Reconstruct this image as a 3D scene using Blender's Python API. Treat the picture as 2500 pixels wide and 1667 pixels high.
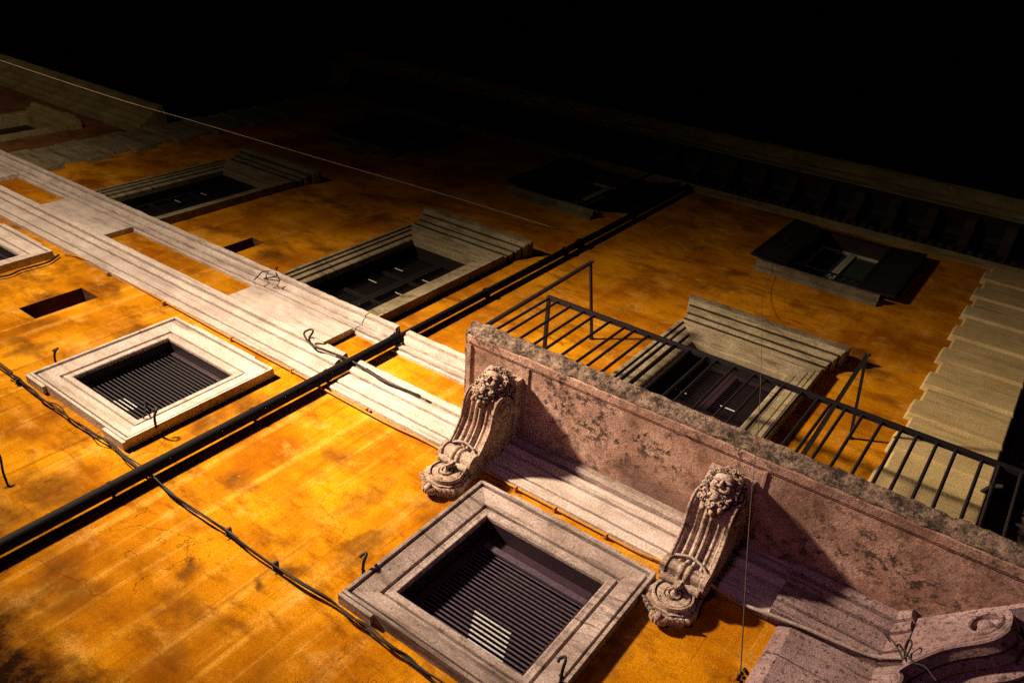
import bpy, bmesh, math, random
from mathutils import Vector, Matrix, noise as mnoise

R = math.radians
rng = random.Random(7)
S = bpy.context.scene
for o in list(bpy.data.objects):
    bpy.data.objects.remove(o)

# ------------------------------------------------------------------ camera
cam_d = bpy.data.cameras.new('camera')
cam_d.sensor_width = 36.0
cam_d.lens = 28.305
cam_d.clip_start = 0.05
cam_d.clip_end = 500
cam = bpy.data.objects.new('camera', cam_d)
S.collection.objects.link(cam)
RT = Vector((.80349541, -.05765702, .59251227))
FW = Vector((-.49330673, .49264386, .71690341))
UP = Vector((-.33323204, -.86831889, .36739448))
M = Matrix.Identity(4)
for i in range(3):
    M[i][0] = RT[i]; M[i][1] = UP[i]; M[i][2] = -FW[i]
M[1][3] = -5.0
cam.matrix_world = M
S.camera = cam

# ------------------------------------------------------------------ world: night sky
W = bpy.data.worlds.new('World')
S.world = W
W.use_nodes = True
wn = W.node_tree.nodes
sky = wn.new('ShaderNodeTexSky')
sky.sky_type = 'NISHITA'
sky.sun_disc = False
sky.sun_elevation = R(-7)
sky.sun_rotation = R(120)
W.node_tree.links.new(sky.outputs[0], wn['Background'].inputs[0])
wn['Background'].inputs[1].default_value = 0.05

# ------------------------------------------------------------------ street lamp and an added fill light
def spot(name, loc, aim, power, size, blend, color, radius=.2):
    d = bpy.data.lights.new(name, 'SPOT')
    d.energy = power; d.spot_size = R(size); d.spot_blend = blend
    d.color = color; d.shadow_soft_size = radius
    o = bpy.data.objects.new(name, d)
    S.collection.objects.link(o)
    o.location = loc
    o.rotation_euler = (Vector(aim) - Vector(loc)).to_track_quat('-Z', 'Y').to_euler()
    return o
def lantern(name, loc, power, color, radius, elev, azim):
    """street lantern: its shade throws light by elevation and azimuth (photometric curves, degrees -> share)"""
    d = bpy.data.lights.new(name, 'POINT'); d.energy = power; d.color = color; d.shadow_soft_size = radius
    o = bpy.data.objects.new(name, d); S.collection.objects.link(o); o.location = loc
    d.use_nodes = True; t = d.node_tree; n = t.nodes
    em = next(x for x in n if x.type == 'EMISSION')
    geo = n.new('ShaderNodeNewGeometry'); sep = n.new('ShaderNodeSeparateXYZ'); vm = n.new('ShaderNodeVectorMath'); vm.operation = 'SCALE'; vm.inputs['Scale'].default_value = 1.0
    t.links.new(geo.outputs['Incoming'], vm.inputs[0]); t.links.new(vm.outputs[0], sep.inputs[0])
    def mth(op, a, b=None):
        k = n.new('ShaderNodeMath'); k.operation = op
        for q, v in enumerate((a, b)):
            if v is None: continue
            if isinstance(v, (int, float)): k.inputs[q].default_value = v
            else: t.links.new(v, k.inputs[q])
        return k.outputs[0]
    def curve(v, pts, lo, hi):
        mr = n.new('ShaderNodeMapRange'); t.links.new(v, mr.inputs[0])
        mr.inputs[1].default_value = R(lo); mr.inputs[2].default_value = R(hi)
        cr = n.new('ShaderNodeValToRGB'); t.links.new(mr.outputs[0], cr.inputs[0]); e = cr.color_ramp; e.interpolation = 'B_SPLINE'
        f = lambda v: (v, v, v, 1)
        e.elements[0].position = 0; e.elements[0].color = f(pts[0][1]); e.elements[1].position = 1; e.elements[1].color = f(pts[-1][1])
        for a, val in pts[1:-1]:
            e.elements.new((a - lo) / (hi - lo)).color = f(val)
        return cr.outputs[0]
    el = curve(mth('ARCSINE', sep.outputs[2]), elev, -30, 75)
    az = curve(mth('ARCTAN2', sep.outputs[0], sep.outputs[1]), azim, -90, 90)
    t.links.new(mth('MULTIPLY', el, az), em.inputs['Strength'])
    return o
lantern('street_lamp_light', (-12.0, -7.0, 2.4), 20500, (1.0, .79, .54), .40,
        [(-30, .12), (-12, .16), (-5, .34), (1, .60), (7, .80), (12, .95), (17, 1), (22, .92), (27, .68), (33, .38), (39, .155), (45, .050), (51, .016), (57, .005), (75, 0)],
        [(-90, .07), (-50, .085), (-20, .12), (0, .15), (14, .19), (26, .30), (34, .48), (40, .80), (45, 1.04), (50, 1.0), (56, .84), (62, .70), (70, .6), (90, .5)])
spot('magenta_fill_light', (-2.2, -7.0, -0.6), (-1.2, -.4, 5.2), 250, 62, 1.0, (1.0, .42, .78), .5)  # added magenta fill with no seen source, tints the shadows purple

S.view_settings.view_transform = 'Standard'
S.view_settings.look = 'None'
S.view_settings.exposure = 0.0
S.view_settings.gamma = 1.0
S.cycles.use_denoising = False
S.cycles.diffuse_bounces = 1

# ------------------------------------------------------------------ materials
class NT:
    def __init__(s, name):
        s.m = bpy.data.materials.new(name); s.m.use_nodes = True
        s.t = s.m.node_tree; s.n = s.t.nodes
        s.b = s.n['Principled BSDF']
        s.pos = s.n.new('ShaderNodeNewGeometry').outputs['Position']
    def L(s, a, b): s.t.links.new(a, b)
    def mapv(s, sc, loc=(0, 0, 0)):
        m = s.n.new('ShaderNodeMapping'); s.L(s.pos, m.inputs[0])
        m.inputs['Scale'].default_value = sc; m.inputs['Location'].default_value = loc
        return m.outputs[0]
    def noise(s, scale, detail=4, rough=.55, sc=(1, 1, 1), loc=(0, 0, 0), dist=0):
        k = s.n.new('ShaderNodeTexNoise'); s.L(s.mapv(sc, loc), k.inputs['Vector'])
        k.inputs['Scale'].default_value = scale; k.inputs['Detail'].default_value = detail
        k.inputs['Roughness'].default_value = rough; k.inputs['Distortion'].default_value = dist
        return k.outputs[0]
    def ramp(s, f, a, b, va=0.0, vb=1.0):
        r = s.n.new('ShaderNodeMapRange'); s.L(f, r.inputs[0])
        r.inputs[1].default_value = a; r.inputs[2].default_value = b
        r.inputs[3].default_value = va; r.inputs[4].default_value = vb
        return r.outputs[0]
    def math(s, op, a, b):
        r = s.n.new('ShaderNodeMath'); r.operation = op
        for i, v in enumerate((a, b)):
            if isinstance(v, (int, float)): r.inputs[i].default_value = v
            else: s.L(v, r.inputs[i])
        return r.outputs[0]
    def mix(s, f, a, b, mode='MIX'):
        r = s.n.new('ShaderNodeMix'); r.data_type = 'RGBA'; r.blend_type = mode
        if isinstance(f, (int, float)): r.inputs[0].default_value = f
        else: s.L(f, r.inputs[0])
        for i, v in ((6, a), (7, b)):
            if isinstance(v, tuple): r.inputs[i].default_value = (*v, 1)
            else: s.L(v, r.inputs[i])
        return r.outputs[2]
    def axis(s, i):
        x = s.n.new('ShaderNodeSeparateXYZ'); s.L(s.pos, x.inputs[0]); return x.outputs[i]
    def out(s, col, rough=.85, bump=None, bs=.4, bd=.01, metal=0, spec=.3):
        if isinstance(col, tuple): s.b.inputs['Base Color'].default_value = (*col, 1)
        else: s.L(col, s.b.inputs['Base Color'])
        s.b.inputs['Roughness'].default_value = rough
        s.b.inputs['Metallic'].default_value = metal
        s.b.inputs['Specular IOR Level'].default_value = spec
        if bump is not None:
            k = s.n.new('ShaderNodeBump'); k.inputs['Strength'].default_value = bs
            k.inputs['Distance'].default_value = bd
            s.L(bump, k.inputs['Height']); s.L(k.outputs[0], s.b.inputs['Normal'])
        return s.m

STAINS = [(-6.45, 2.25, .55, .35, .85), (-6.5, 1.7, .7, .5, .85), (-4.78, 2.52, .22, .14, .9), (-4.13, 2.72, .14, .09, .95), (-4.1, 3.02, .16, .12, .85), (-5.4, 1.75, .6, .35, .75),
          (-4.3, 2.25, .4, .22, .55), (-9.2, 3.33, .5, .22, .75), (-9.55, 3.7, .3, .15, .5), (-9.9, 4.75, .4, .2, .75), (-6.3, 4.25, .28, .4, .8), (-6.35, 3.75, .22, .3, .75),
          (-13.85, 6.85, .5, .25, .8), (-10.7, 6.95, .28, .16, .7), (-8.85, 7.6, .3, .18, .7), (-6.28, 7.75, .14, .10, .9), (-9.45, 7.25, .35, .2, .6), (-4.3, 3.95, .16, .5, .6), (-3.85, 3.55, .14, .5, .7), (-1.62, 3.9, .18, .6, .75), (-3.25, 2.1, .5, .4, .5), (-12.5, 10.2, 1.2, .6, .5)]
def mat_plaster():
    k = NT('orange_plaster')
    a = k.noise(.8, 4, .55)
    c = k.mix(k.ramp(a, .34, .64), (.36, .108, .001), (.86, .36, .006))
    st = k.noise(2.4, 6, .62, (2.4, 1, .07), (1.5, 0, .3))             # long vertical brush streaks and runs
    lowm = k.ramp(k.axis(2), 4.6, 6.8, 1, .3)
    c = k.mix(k.math('MULTIPLY', lowm, k.ramp(st, .53, .66, 0, .65)), c, (.95, .49, .07))
    st2 = k.noise(3.7, 7, .66, (2.8, 1, .08), (4, 0, 1))
    c = k.mix(k.math('MULTIPLY', lowm, k.ramp(st2, .55, .67, 0, .7)), c, (.27, .068, .001))
    st3 = k.noise(11, 4, .6, (3, 1, .07), (7, 0, 2))
    c = k.mix(k.math('MULTIPLY', lowm, k.ramp(st3, .58, .70, 0, .5)), c, (.30, .082, .001))
    h = k.noise(1.5, 5, .6, (.6, 1, 1.2), (9, 2, 3))                  # damp brown patches
    c = k.mix(k.ramp(h, .48, .66, 0, .85), c, (.27, .075, .001))
    li = k.noise(2.6, 6, .68, (.8, 1, 1), (1, 5, 8))                  # chalky bloom
    c = k.mix(k.ramp(li, .54, .74, 0, .6), c, (.95, .56, .14))
    sm = k.noise(1.25, 4, .55, (1, 1, 1), (3.3, 0, 7.2))              # soot
    sm2 = k.noise(10, 6, .7)
    c = k.mix(k.math('MULTIPLY', k.ramp(sm, .57, .70, 0, .92), k.ramp(sm2, .25, .6, .5, 1)), c, (.05, .024, .010))
    wr = k.n.new('ShaderNodeTexNoise'); k.L(k.pos, wr.inputs['Vector']); wr.inputs['Scale'].default_value = 3.0; wr.inputs['Detail'].default_value = 6
    wa = k.n.new('ShaderNodeVectorMath'); wa.operation = 'MULTIPLY_ADD'; k.L(wr.outputs['Color'], wa.inputs[0]); wa.inputs[1].default_value = (.7, 0, .7); k.L(k.pos, wa.inputs[2])
    tot = None
    for (x, z, rx, rz, a_) in STAINS:
        m_ = k.n.new('ShaderNodeVectorMath'); m_.operation = 'MULTIPLY_ADD'; k.L(wa.outputs[0], m_.inputs[0])
        m_.inputs[1].default_value = (1 / rx, 0, 1 / rz); m_.inputs[2].default_value = (-(x + .35) / rx, 0, -(z + .35) / rz)
        ln_ = k.n.new('ShaderNodeVectorMath'); ln_.operation = 'LENGTH'; k.L(m_.outputs[0], ln_.inputs[0])
        v_ = k.ramp(ln_.outputs['Value'], .25, 1.0, a_, 0)
        tot = v_ if tot is None else k.math('MAXIMUM', tot, v_)
    c = k.mix(k.math('MULTIPLY', tot, k.ramp(k.noise(12, 5, .7), .25, .6, .55, 1)), c, (.055, .022, .008))
    h2 = k.noise(3.3, 8, .72, (.55, 1, 1.5), (15, 8, 3))              # ragged dirty mottling
    c = k.mix(k.ramp(h2, .52, .66, 0, .72), c, (.17, .05, .003))
    rn = k.noise(17, 7, .75, (.7, 1, 1.5), (12, 4, 5))                # scattered worn specks
    rm = k.noise(1.1, 3, .5, (1, 1, 1), (2, 9, 4))
    c = k.mix(k.math('MULTIPLY', k.ramp(rn, .60, .68, 0, .8), k.ramp(rm, .42, .56)), c, (.12, .045, .012))
    sc = k.noise(15, 4, .6, (1, 1, .5), (2, 2, 2), 1.5)               # bare lime flakes
    c = k.mix(k.ramp(sc, .735, .76, 0, .8), c, (.75, .62, .42))
    cr = k.n.new('ShaderNodeTexVoronoi'); cr.feature = 'DISTANCE_TO_EDGE'; cr.inputs['Scale'].default_value = .75
    cm = k.n.new('ShaderNodeVectorMath'); cm.operation = 'ADD'; k.L(k.mapv((1, 1, 1)), cm.inputs[0])
    nz = k.n.new('ShaderNodeTexNoise'); k.L(k.pos, nz.inputs['Vector']); nz.inputs['Scale'].default_value = 2.2; nz.inputs['Detail'].default_value = 5
    k.L(nz.outputs['Color'], cm.inputs[1]); k.L(cm.outputs[0], cr.inputs['Vector'])
    crk = k.math('MULTIPLY', k.ramp(cr.outputs['Distance'], .001, .004, 1, 0), k.ramp(k.noise(.7, 2, .5, (1, 1, 1), (6, 6, 1)), .56, .64))
    c = k.mix(k.math('MULTIPLY', crk, .3), c, (.09, .03, .006))
    g = k.noise(60, 4, .75)
    c = k.mix(k.ramp(g, .36, .60, .55, .0), c, (.21, .055, .0008))
    # darker base of the wall with a ragged, gradual upper edge
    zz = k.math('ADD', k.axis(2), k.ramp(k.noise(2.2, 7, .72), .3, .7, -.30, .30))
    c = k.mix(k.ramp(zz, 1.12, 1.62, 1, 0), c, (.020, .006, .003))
    b = k.math('ADD', k.noise(70, 5, .75), k.math('MULTIPLY', k.noise(8, 4, .6), 1.4))
    b = k.math('ADD', b, k.math('MULTIPLY', crk, -3.0))
    return k.out(c, .95, b, .6, .012, 0, .04)

def mat_stone(name, light, mid, dark, wet=.5, crust=.62, bump=.5):
    k = NT(name)
    a = k.noise(2.1, 7, .65)
    c = k.mix(k.ramp(a, .36, .62), mid, light)
    st = k.noise(5, 6, .65, (.35, 1, 1.6), (2, 7, 1))
    c = k.mix(k.ramp(st, .52, .70, 0, wet), c, dark)
    lg = k.noise(7, 6, .7, (.12, 1, 2.2), (5, 3, 2))                   # grime lying along the courses
    c = k.mix(k.ramp(lg, .54, .66, 0, wet), c, tuple(x * .6 for x in dark))
    bg = k.noise(1.3, 4, .6, (1, 1, 1), (1, 4, 9))
    c = k.mix(k.ramp(bg, .5, .7, 0, .6), c, mid)
    p = k.noise(26, 6, .75)
    c = k.mix(k.ramp(p, crust, crust + .09, 0, .85), c, tuple(x * .35 for x in dark))
    g = k.noise(70, 4, .75)
    c = k.mix(k.ramp(g, .36, .62, .62, 0), c, dark)
    b = k.math('ADD', k.noise(48, 6, .75), k.noise(9, 4, .6))
    return k.out(c, .9, b, bump, .012, 0, .12)

def mat_balcony():
    k = NT('weathered_balcony_stone')
    a = k.noise(2.4, 7, .65)
    c = k.mix(k.ramp(a, .34, .64), (.36, .185, .135), (.80, .50, .40))
    fl = k.noise(7.5, 8, .78, (1, 1, 1), (5, 1, 2), .6)
    c = k.mix(k.ramp(fl, .57, .65, 0, .8), c, (.85, .64, .52))
    fd = k.noise(5.5, 9, .8, (1, 1, 1), (2, 11, 6), .5)
    c = k.mix(k.ramp(fd, .54, .63, 0, .7), c, (.15, .078, .062))
    pt = k.noise(12, 9, .78, (1, 1, 1), (0, 3, 8))
    big = k.noise(1.7, 3, .5, (1, 1, 1), (8, 1, 1))
    c = k.mix(k.math('MULTIPLY', k.ramp(pt, .51, .57, 0, .97), k.ramp(big, .40, .58, .30, 1)), c, (.04, .025, .02))
    g = k.noise(60, 4, .78)
    c = k.mix(k.ramp(g, .36, .60, .55, 0), c, (.10, .052, .042))
    dm = k.noise(1.0, 6, .65, (1, 1, 1), (7, 7, 2))
    c = k.mix(k.ramp(dm, .46, .64, 0, .75), c, (.14, .073, .058))
    b = k.math('ADD', k.noise(45, 6, .78), k.math('MULTIPLY', pt, 1.4))
    return k.out(c, .9, b, .8, .014)

def mat_lip():
    k = NT('lichen_black_stone')
    a = k.noise(9, 8, .78)
    c = k.mix(k.ramp(a, .40, .60), (.035, .024, .018), (.40, .27, .21))
    p = k.noise(34, 6, .78)
    c = k.mix(k.ramp(p, .50, .60, 0, .9), c, (.02, .015, .012))
    b = k.math('ADD', k.noise(40, 6, .8), a)
    return k.out(c, .92, b, .9, .02)

def mat_simple(name, col, rough=.5, metal=0, var=.5, scale=30, bump=.2, spec=.3):
    k = NT(name)
    g = k.noise(scale, 5, .7)
    c = k.mix(k.ramp(g, .3, .7), tuple(x * (1 - var) for x in col), tuple(min(1, x * (1 + var)) for x in col))
    return k.out(c, rough, g, bump, .006, metal, spec)

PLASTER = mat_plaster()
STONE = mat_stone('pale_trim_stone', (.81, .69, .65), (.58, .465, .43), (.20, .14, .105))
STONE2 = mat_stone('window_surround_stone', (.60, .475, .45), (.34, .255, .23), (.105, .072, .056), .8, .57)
STONE4 = mat_stone('ochre_stained_surround_stone', (.62, .50, .33), (.36, .285, .17), (.11, .082, .045), .8, .57)
STONE3 = mat_stone('soiled_cornice_stone', (.42, .34, .22), (.25, .195, .115), (.075, .055, .028), .8, .57)
CARVED = mat_stone('carved_bracket_stone', (.80, .61, .51), (.46, .31, .24), (.06, .036, .028), .8, .54, .8)
STONEP = mat_stone('rosy_portal_stone', (.50, .345, .355), (.29, .185, .19), (.065, .036, .035), .85, .53, .85)
BALC = mat_balcony()
LIP = mat_lip()
CRUST = mat_stone('black_crust_joint', (.085, .062, .04), (.035, .026, .017), (.012, .009, .006), .5, .55, .8)
LIP2 = mat_stone('blackened_lip_stone', (.30, .25, .17), (.14, .11, .07), (.05, .036, .022), .7, .56, .8)
SLAT2 = mat_simple('dark_slat_paint', (.048, .040, .052), .38, 0, .5, 40, .2, .5)
IRON = mat_simple('black_iron', (.016, .012, .015), .55, .2, .5, 60)
PIPEM = mat_simple('dark_painted_pipe', (.006, .004, .005), .7, .0, .4, 25, .2, .12)
WOOD = mat_simple('dark_plum_shutter_paint', (.034, .018, .028), .42, 0, .5, 45, .2, .4)
SLAT = mat_simple('slat_paint', (.080, .055, .082), .38, 0, .45, 40, .2, .5)
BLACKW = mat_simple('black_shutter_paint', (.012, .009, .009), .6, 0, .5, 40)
CABLE = mat_simple('black_cable_rubber', (.018, .013, .012), .6, 0, .4, 40)
OCHRE = mat_simple('ochre_painted_conduit', (.50, .215, .03), .7, 0, .4, 40)
WIREM = mat_simple('bare_steel_wire', (.7, .62, .54), .4, 0, .2, 60)
HWIRE = mat_simple('dull_thin_wire', (.09, .065, .055), .5, 0, .2, 60)
DARKIN = mat_simple('dark_interior', (.010, .008, .008), .9, 0, .4, 10)
SASH = mat_simple('grey_window_sash', (.55, .50, .40), .6, 0, .35, 30)
DSTONE = mat_stone('dark_carved_stone', (.075, .055, .048), (.045, .032, .03), (.02, .014, .012), .5)  # shade on the recessed bay and top frames is put into this colour
NPL = mat_simple('brown_neighbour_plaster', (.15, .06, .018), .9, 0, .55, 3.2, .4)
QST = mat_stone('yellowed_corner_stone', (.78, .60, .30), (.60, .44, .20), (.24, .16, .07), .45)
NST = mat_stone('olive_neighbour_stone', (.42, .33, .15), (.28, .21, .085), (.09, .065, .03), .6)
ASPH = mat_simple('street_asphalt', (.05, .048, .046), .9, 0, .4, 20, .5)
def mat_glass():
    k = NT('dull_window_glass'); return k.out((.055, .065, .055), .12, None, spec=.6)
GLASS = mat_glass()
NICHE = mat_simple('shaded_niche_plaster', (.16, .055, .016), .9, 0, .6, 6, .4)  # darkness of the recess is painted into the lining colour
LITSLAT = mat_simple('lamplit_slat_colour', (.46, .44, .46), .55, 0, .45, 60)  # pale colour standing for lamplight on the lower slats
SLATGLINT = mat_simple('slat_glint_colour', (.75, .72, .70), .5, 0, .2, 40)  # pale colour standing for glints on the tall shutters

# ------------------------------------------------------------------ mesh helpers
class MB:
    def __init__(s): s.v = []; s.f = []
    def add(s, vs, fs):
        o = len(s.v); s.v += [tuple(p) for p in vs]; s.f += [tuple(i + o for i in f) for f in fs]
    def box(s, x0, x1, y0, y1, z0, z1):
        s.add([(x0, y0, z0), (x1, y0, z0), (x1, y1, z0), (x0, y1, z0), (x0, y0, z1), (x1, y0, z1), (x1, y1, z1), (x0, y1, z1)],
              [(0, 3, 2, 1), (4, 5, 6, 7), (0, 1, 5, 4), (1, 2, 6, 5), (2, 3, 7, 6), (3, 0, 4, 7)])
    def extr(s, prof, fn, t0, t1, seg=None, wob=0.0, seed=0.0, closed=True):
        """profile [(d,z)] carried along parameter t by fn(t,d,z) -> point"""
        n = max(1, seg or 1); m = len(prof); vs = []
        for i in range(n + 1):
            t = t0 + (t1 - t0) * i / n
            for (d, z) in prof:
                p = Vector(fn(t, d, z))
                if wob and d > .001:
                    q = mnoise.noise_vector(p * 9 + Vector((seed, 0, 0))) * wob + mnoise.noise_vector(p * 31) * wob * .5
                    p += Vector((q.x * .3, q.y, q.z))
                vs.append(p)
        fs = []
        for i in range(n):
            for j in range(m if closed else m - 1):
                a = i * m + j; b = i * m + (j + 1) % m
                fs.append((a, b, b + m, a + m))
        fs.append(tuple(range(m))[::-1]); fs.append(tuple(n * m + j for j in range(m)))
        s.add(vs, fs)
    def mould(s, prof, x0, x1, seg=None, wob=0.0, seed=0.0):
        s.extr(prof, lambda t, d, z: (t, -d, z), x0, x1, seg, wob, seed)
    def ring(s, x0, x1, z0, z1, prof, sides='TRBL', wob=0.0):
        """mitred surround: prof [(outward offset, d)] swept round the rectangle"""
        n = len(prof); vs = []
        for (o, d) in prof:
            zb_ = z0 - o if 'B' in sides else z0
            vs += [(x0 - o, -d, zb_), (x1 + o, -d, zb_), (x1 + o, -d, z1 + o), (x0 - o, -d, z1 + o)]
        fs = []
        use = {'B': 0, 'R': 1, 'T': 2, 'L': 3}
        for i in range(n - 1):
            for c in sides:
                k = use[c]; k2 = (k + 1) % 4
                fs.append((i * 4 + k, i * 4 + k2, i * 4 + 4 + k2, i * 4 + 4 + k))
        s.add(vs, fs)
    def mould_ret(s, prof, x0, x1, wob=0.0, seed=0.0, seg=40):
        """moulding whose profile returns to the wall at both ends"""
        rows = []
        for (d, z) in prof:
            row = [Vector((x0 - d, .0, z))]
            for i in range(seg + 1):
                p = Vector((x0 - d + (x1 - x0 + 2 * d) * i / seg, -d, z))
                if wob:
                    q = mnoise.noise_vector(p * 9 + Vector((seed, 0, 0))) * wob; p += Vector((q.x * .2, q.y, q.z))
                row.append(p)
            row.append(Vector((x1 + d, .0, z))); rows.append(row)
        n = len(rows[0]); vs = [p for r_ in rows for p in r_]
        fs = [(i * n + j, i * n + j + 1, (i + 1) * n + j + 1, (i + 1) * n + j) for i in range(len(rows) - 1) for j in range(n - 1)]
        fs += [tuple(range(n))[::-1], tuple((len(rows) - 1) * n + k for k in range(n))]
        s.add(vs, fs)
    def tube(s, pts, r, n=6, close=False):
        pts = [Vector(p) for p in pts]; m = len(pts); vs = []
        prev = None
        for i, p in enumerate(pts):
            a = pts[(i - 1) % m] if (close or i > 0) else p
            b = pts[(i + 1) % m] if (close or i < m - 1) else p
            t = (b - a).normalized() if (b - a).length > 1e-9 else Vector((1, 0, 0))
            if prev is None:
                u = t.orthogonal().normalized()
            else:
                u = (prev - t * prev.dot(t))
                u = u.normalized() if u.length > 1e-6 else t.orthogonal().normalized()
            prev = u; w = t.cross(u)
            rr = r[i] if isinstance(r, (list, tuple)) else r
            for k in range(n):
                an = 2 * math.pi * k / n
                vs.append(p + (u * math.cos(an) + w * math.sin(an)) * rr)
        fs = []
        for i in range(m if close else m - 1):
            for k in range(n):
                a = i * n + k; b = i * n + (k + 1) % n; i2 = (i + 1) % m
                fs.append((a, b, i2 * n + (k + 1) % n, i2 * n + k))
        if not close:
            fs.append(tuple(range(n))[::-1]); fs.append(tuple((m - 1) * n + k for k in range(n)))
        s.add(vs, fs)
    def bar(s, a, b, w, h=None):
        """square bar between two points"""
        a = Vector(a); b = Vector(b); t = (b - a).normalized()
        u = t.cross(Vector((0, 1, 0))); u = u.normalized() if u.length > 1e-5 else Vector((1, 0, 0))
        v = t.cross(u); h = h or w
        vs = [p + u * x * w / 2 + v * y * h / 2 for p in (a, b) for x, y in ((-1, -1), (1, -1), (1, 1), (-1, 1))]
        s.add(vs, [(0, 1, 2, 3), (7, 6, 5, 4), (0, 4, 5, 1), (1, 5, 6, 2), (2, 6, 7, 3), (3, 7, 4, 0)])
    def lathe(s, c, ax, prof, n=28):
        """prof [(radius, height along ax)] about centre c"""
        c = Vector(c); ax = Vector(ax).normalized(); u = ax.orthogonal().normalized(); w = ax.cross(u); vs = []
        for (r, h) in prof:
            for k in range(n):
                an = 2 * math.pi * k / n
                vs.append(c + ax * h + (u * math.cos(an) + w * math.sin(an)) * r)
        fs = []
        for i in range(len(prof) - 1):
            for k in range(n):
                k2 = (k + 1) % n
                fs.append((i * n + k, i * n + k2, (i + 1) * n + k2, (i + 1) * n + k))
        fs.append(tuple(range(n))[::-1]); fs.append(tuple((len(prof) - 1) * n + k for k in range(n)))
        s.add(vs, fs)
    def blob(s, c, r, sc=(1, 1, 1), fn=None, sub=2):
        bm = bmesh.new(); bmesh.ops.create_icosphere(bm, subdivisions=sub, radius=1)
        bm.verts.ensure_lookup_table()
        vs = []
        for v in bm.verts:
            p = v.co.copy(); k = fn(p) if fn else 1
            vs.append(Vector(c) + Vector((p.x * sc[0], p.y * sc[1], p.z * sc[2])) * r * k)
        s.add(vs, [[q.index for q in f.verts] for f in bm.faces]); bm.free()
    def build(s, name, mat, parent=None, smooth=False, bevel=0, base=None):
        me = bpy.data.meshes.new(name); me.from_pydata(s.v, [], s.f); me.update()
        bm = bmesh.new(); bm.from_mesh(me)
        bmesh.ops.recalc_face_normals(bm, faces=bm.faces)
        bm.to_mesh(me); bm.free()
        me.materials.append(mat)
        o = bpy.data.objects.new(name, me); S.collection.objects.link(o)
        if parent is not None:
            o.parent = parent
            if parent.type == 'EMPTY': o.location = -Vector(parent.location)
        if smooth:
            for p in me.polygons: p.use_smooth = True
            if smooth != 'all':
                md = o.modifiers.new('split', 'EDGE_SPLIT'); md.split_angle = R(40)
        if bevel:
            b = o.modifiers.new('bevel', 'BEVEL'); b.width = bevel; b.segments = 2; b.limit_method = 'ANGLE'; b.angle_limit = R(35)
        return o

def tag(o, label=None, cat=None, group=None, kind=None):
    if label: o['label'] = label
    if cat: o['category'] = cat
    if group: o['group'] = group
    if kind: o['kind'] = kind
    return o
def thing(name, loc, label, cat, group=None):
    o = bpy.data.objects.new(name, None); S.collection.objects.link(o)
    o.empty_display_size = .2; o.location = loc
    return tag(o, label, cat, group)
def spline(pts, n=8):
    P = [Vector(p) for p in pts]; P = [P[0] * 2 - P[1]] + P + [P[-1] * 2 - P[-2]]; out = []
    for i in range(1, len(P) - 2):
        a, b, c, d = P[i - 1:i + 3]
        for k in range(n):
            t = k / n
            out.append(.5 * ((2 * b) + (c - a) * t + (2 * a - 5 * b + 4 * c - d) * t * t + (3 * b - a - 3 * c + d) * t ** 3))
    out.append(P[-2]); return out
def app(x, z, d):
    """a facade point as seen on the wall plane, moved out to distance d from the wall"""
    k = (5 - d) / 5
    return (x * k, -d, z * k)

# ------------------------------------------------------------------ ground
g = MB(); g.add([(-80, -40, -1.6), (60, -40, -1.6), (60, 30, -1.6), (-80, 30, -1.6)], [(0, 1, 2, 3)])
tag(g.build('street', ASPH), 'dark asphalt street at the foot of the facade', 'street', kind='structure')

# ------------------------------------------------------------------ palazzo
CX = (-2.62, -7.465, -12.24)          # window axes
PAL = thing('palazzo', (-7.5, 0, -1.6), 'tall old orange plastered palazzo with pale stone window surrounds and a carved balcony', 'building')

holes = []
for cx in CX:
    holes.append((cx - .62, cx + .62, 3.33, 4.50, .45))      # low louvred windows
for cx in CX[1:]:
    holes.append((cx - .62, cx + .62, 6.30, 8.78, .45))
holes.append((CX[0] - .62, CX[0] + .62, 5.70, 8.78, .45))    # balcony door
for cx in CX:
    holes.append((cx - .55, cx + .55, 11.9, 14.05, .45))
holes.append((-10.15, -9.74, 3.745, 4.56, .34))              # bare niches
holes.append((-9.965, -9.66, 6.615, 7.18, .16))

def wall_mesh(x0, x1, z0, z1, holes, y=0.0, step=1.2):
    mb = MB()
    xs = sorted({x0, x1, *[h[0] for h in holes], *[h[1] for h in holes]})
    zs = sorted({z0, z1, *[h[2] for h in holes], *[h[3] for h in holes]})
    for i in range(len(xs) - 1):
        for j in range(len(zs) - 1):
            cx = (xs[i] + xs[i + 1]) / 2; cz = (zs[j] + zs[j + 1]) / 2
            if any(h[0] < cx < h[1] and h[2] < cz < h[3] for h in holes): continue
            mb.add([(xs[i], y, zs[j]), (xs[i + 1], y, zs[j]), (xs[i + 1], y, zs[j + 1]), (xs[i], y, zs[j + 1])], [(0, 1, 2, 3)])
    for (a, b, c, d, dep) in holes:
        mb.add([(a, y, c), (b, y, c), (b, y, d), (a, y, d), (a, y + dep, c), (b, y + dep, c), (b, y + dep, d), (a, y + dep, d)],
               [(0, 1, 5, 4), (1, 2, 6, 5), (2, 3, 7, 6), (3, 0, 4, 7), (4, 5, 6, 7)])
    B = y + 8
    mb.add([(x0, y, z0), (x1, y, z0), (x1, B, z0), (x0, B, z0), (x0, y, z1), (x1, y, z1), (x1, B, z1), (x0, B, z1)],
           [(4, 5, 6, 7), (1, 2, 6, 5), (2, 3, 7, 6), (3, 0, 4, 7)])
    return mb
def weld(o):
    bm = bmesh.new(); bm.from_mesh(o.data); bmesh.ops.remove_doubles(bm, verts=bm.verts, dist=1e-5)
    bmesh.ops.recalc_face_normals(bm, faces=bm.faces); bm.to_mesh(o.data); bm.free()
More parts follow.
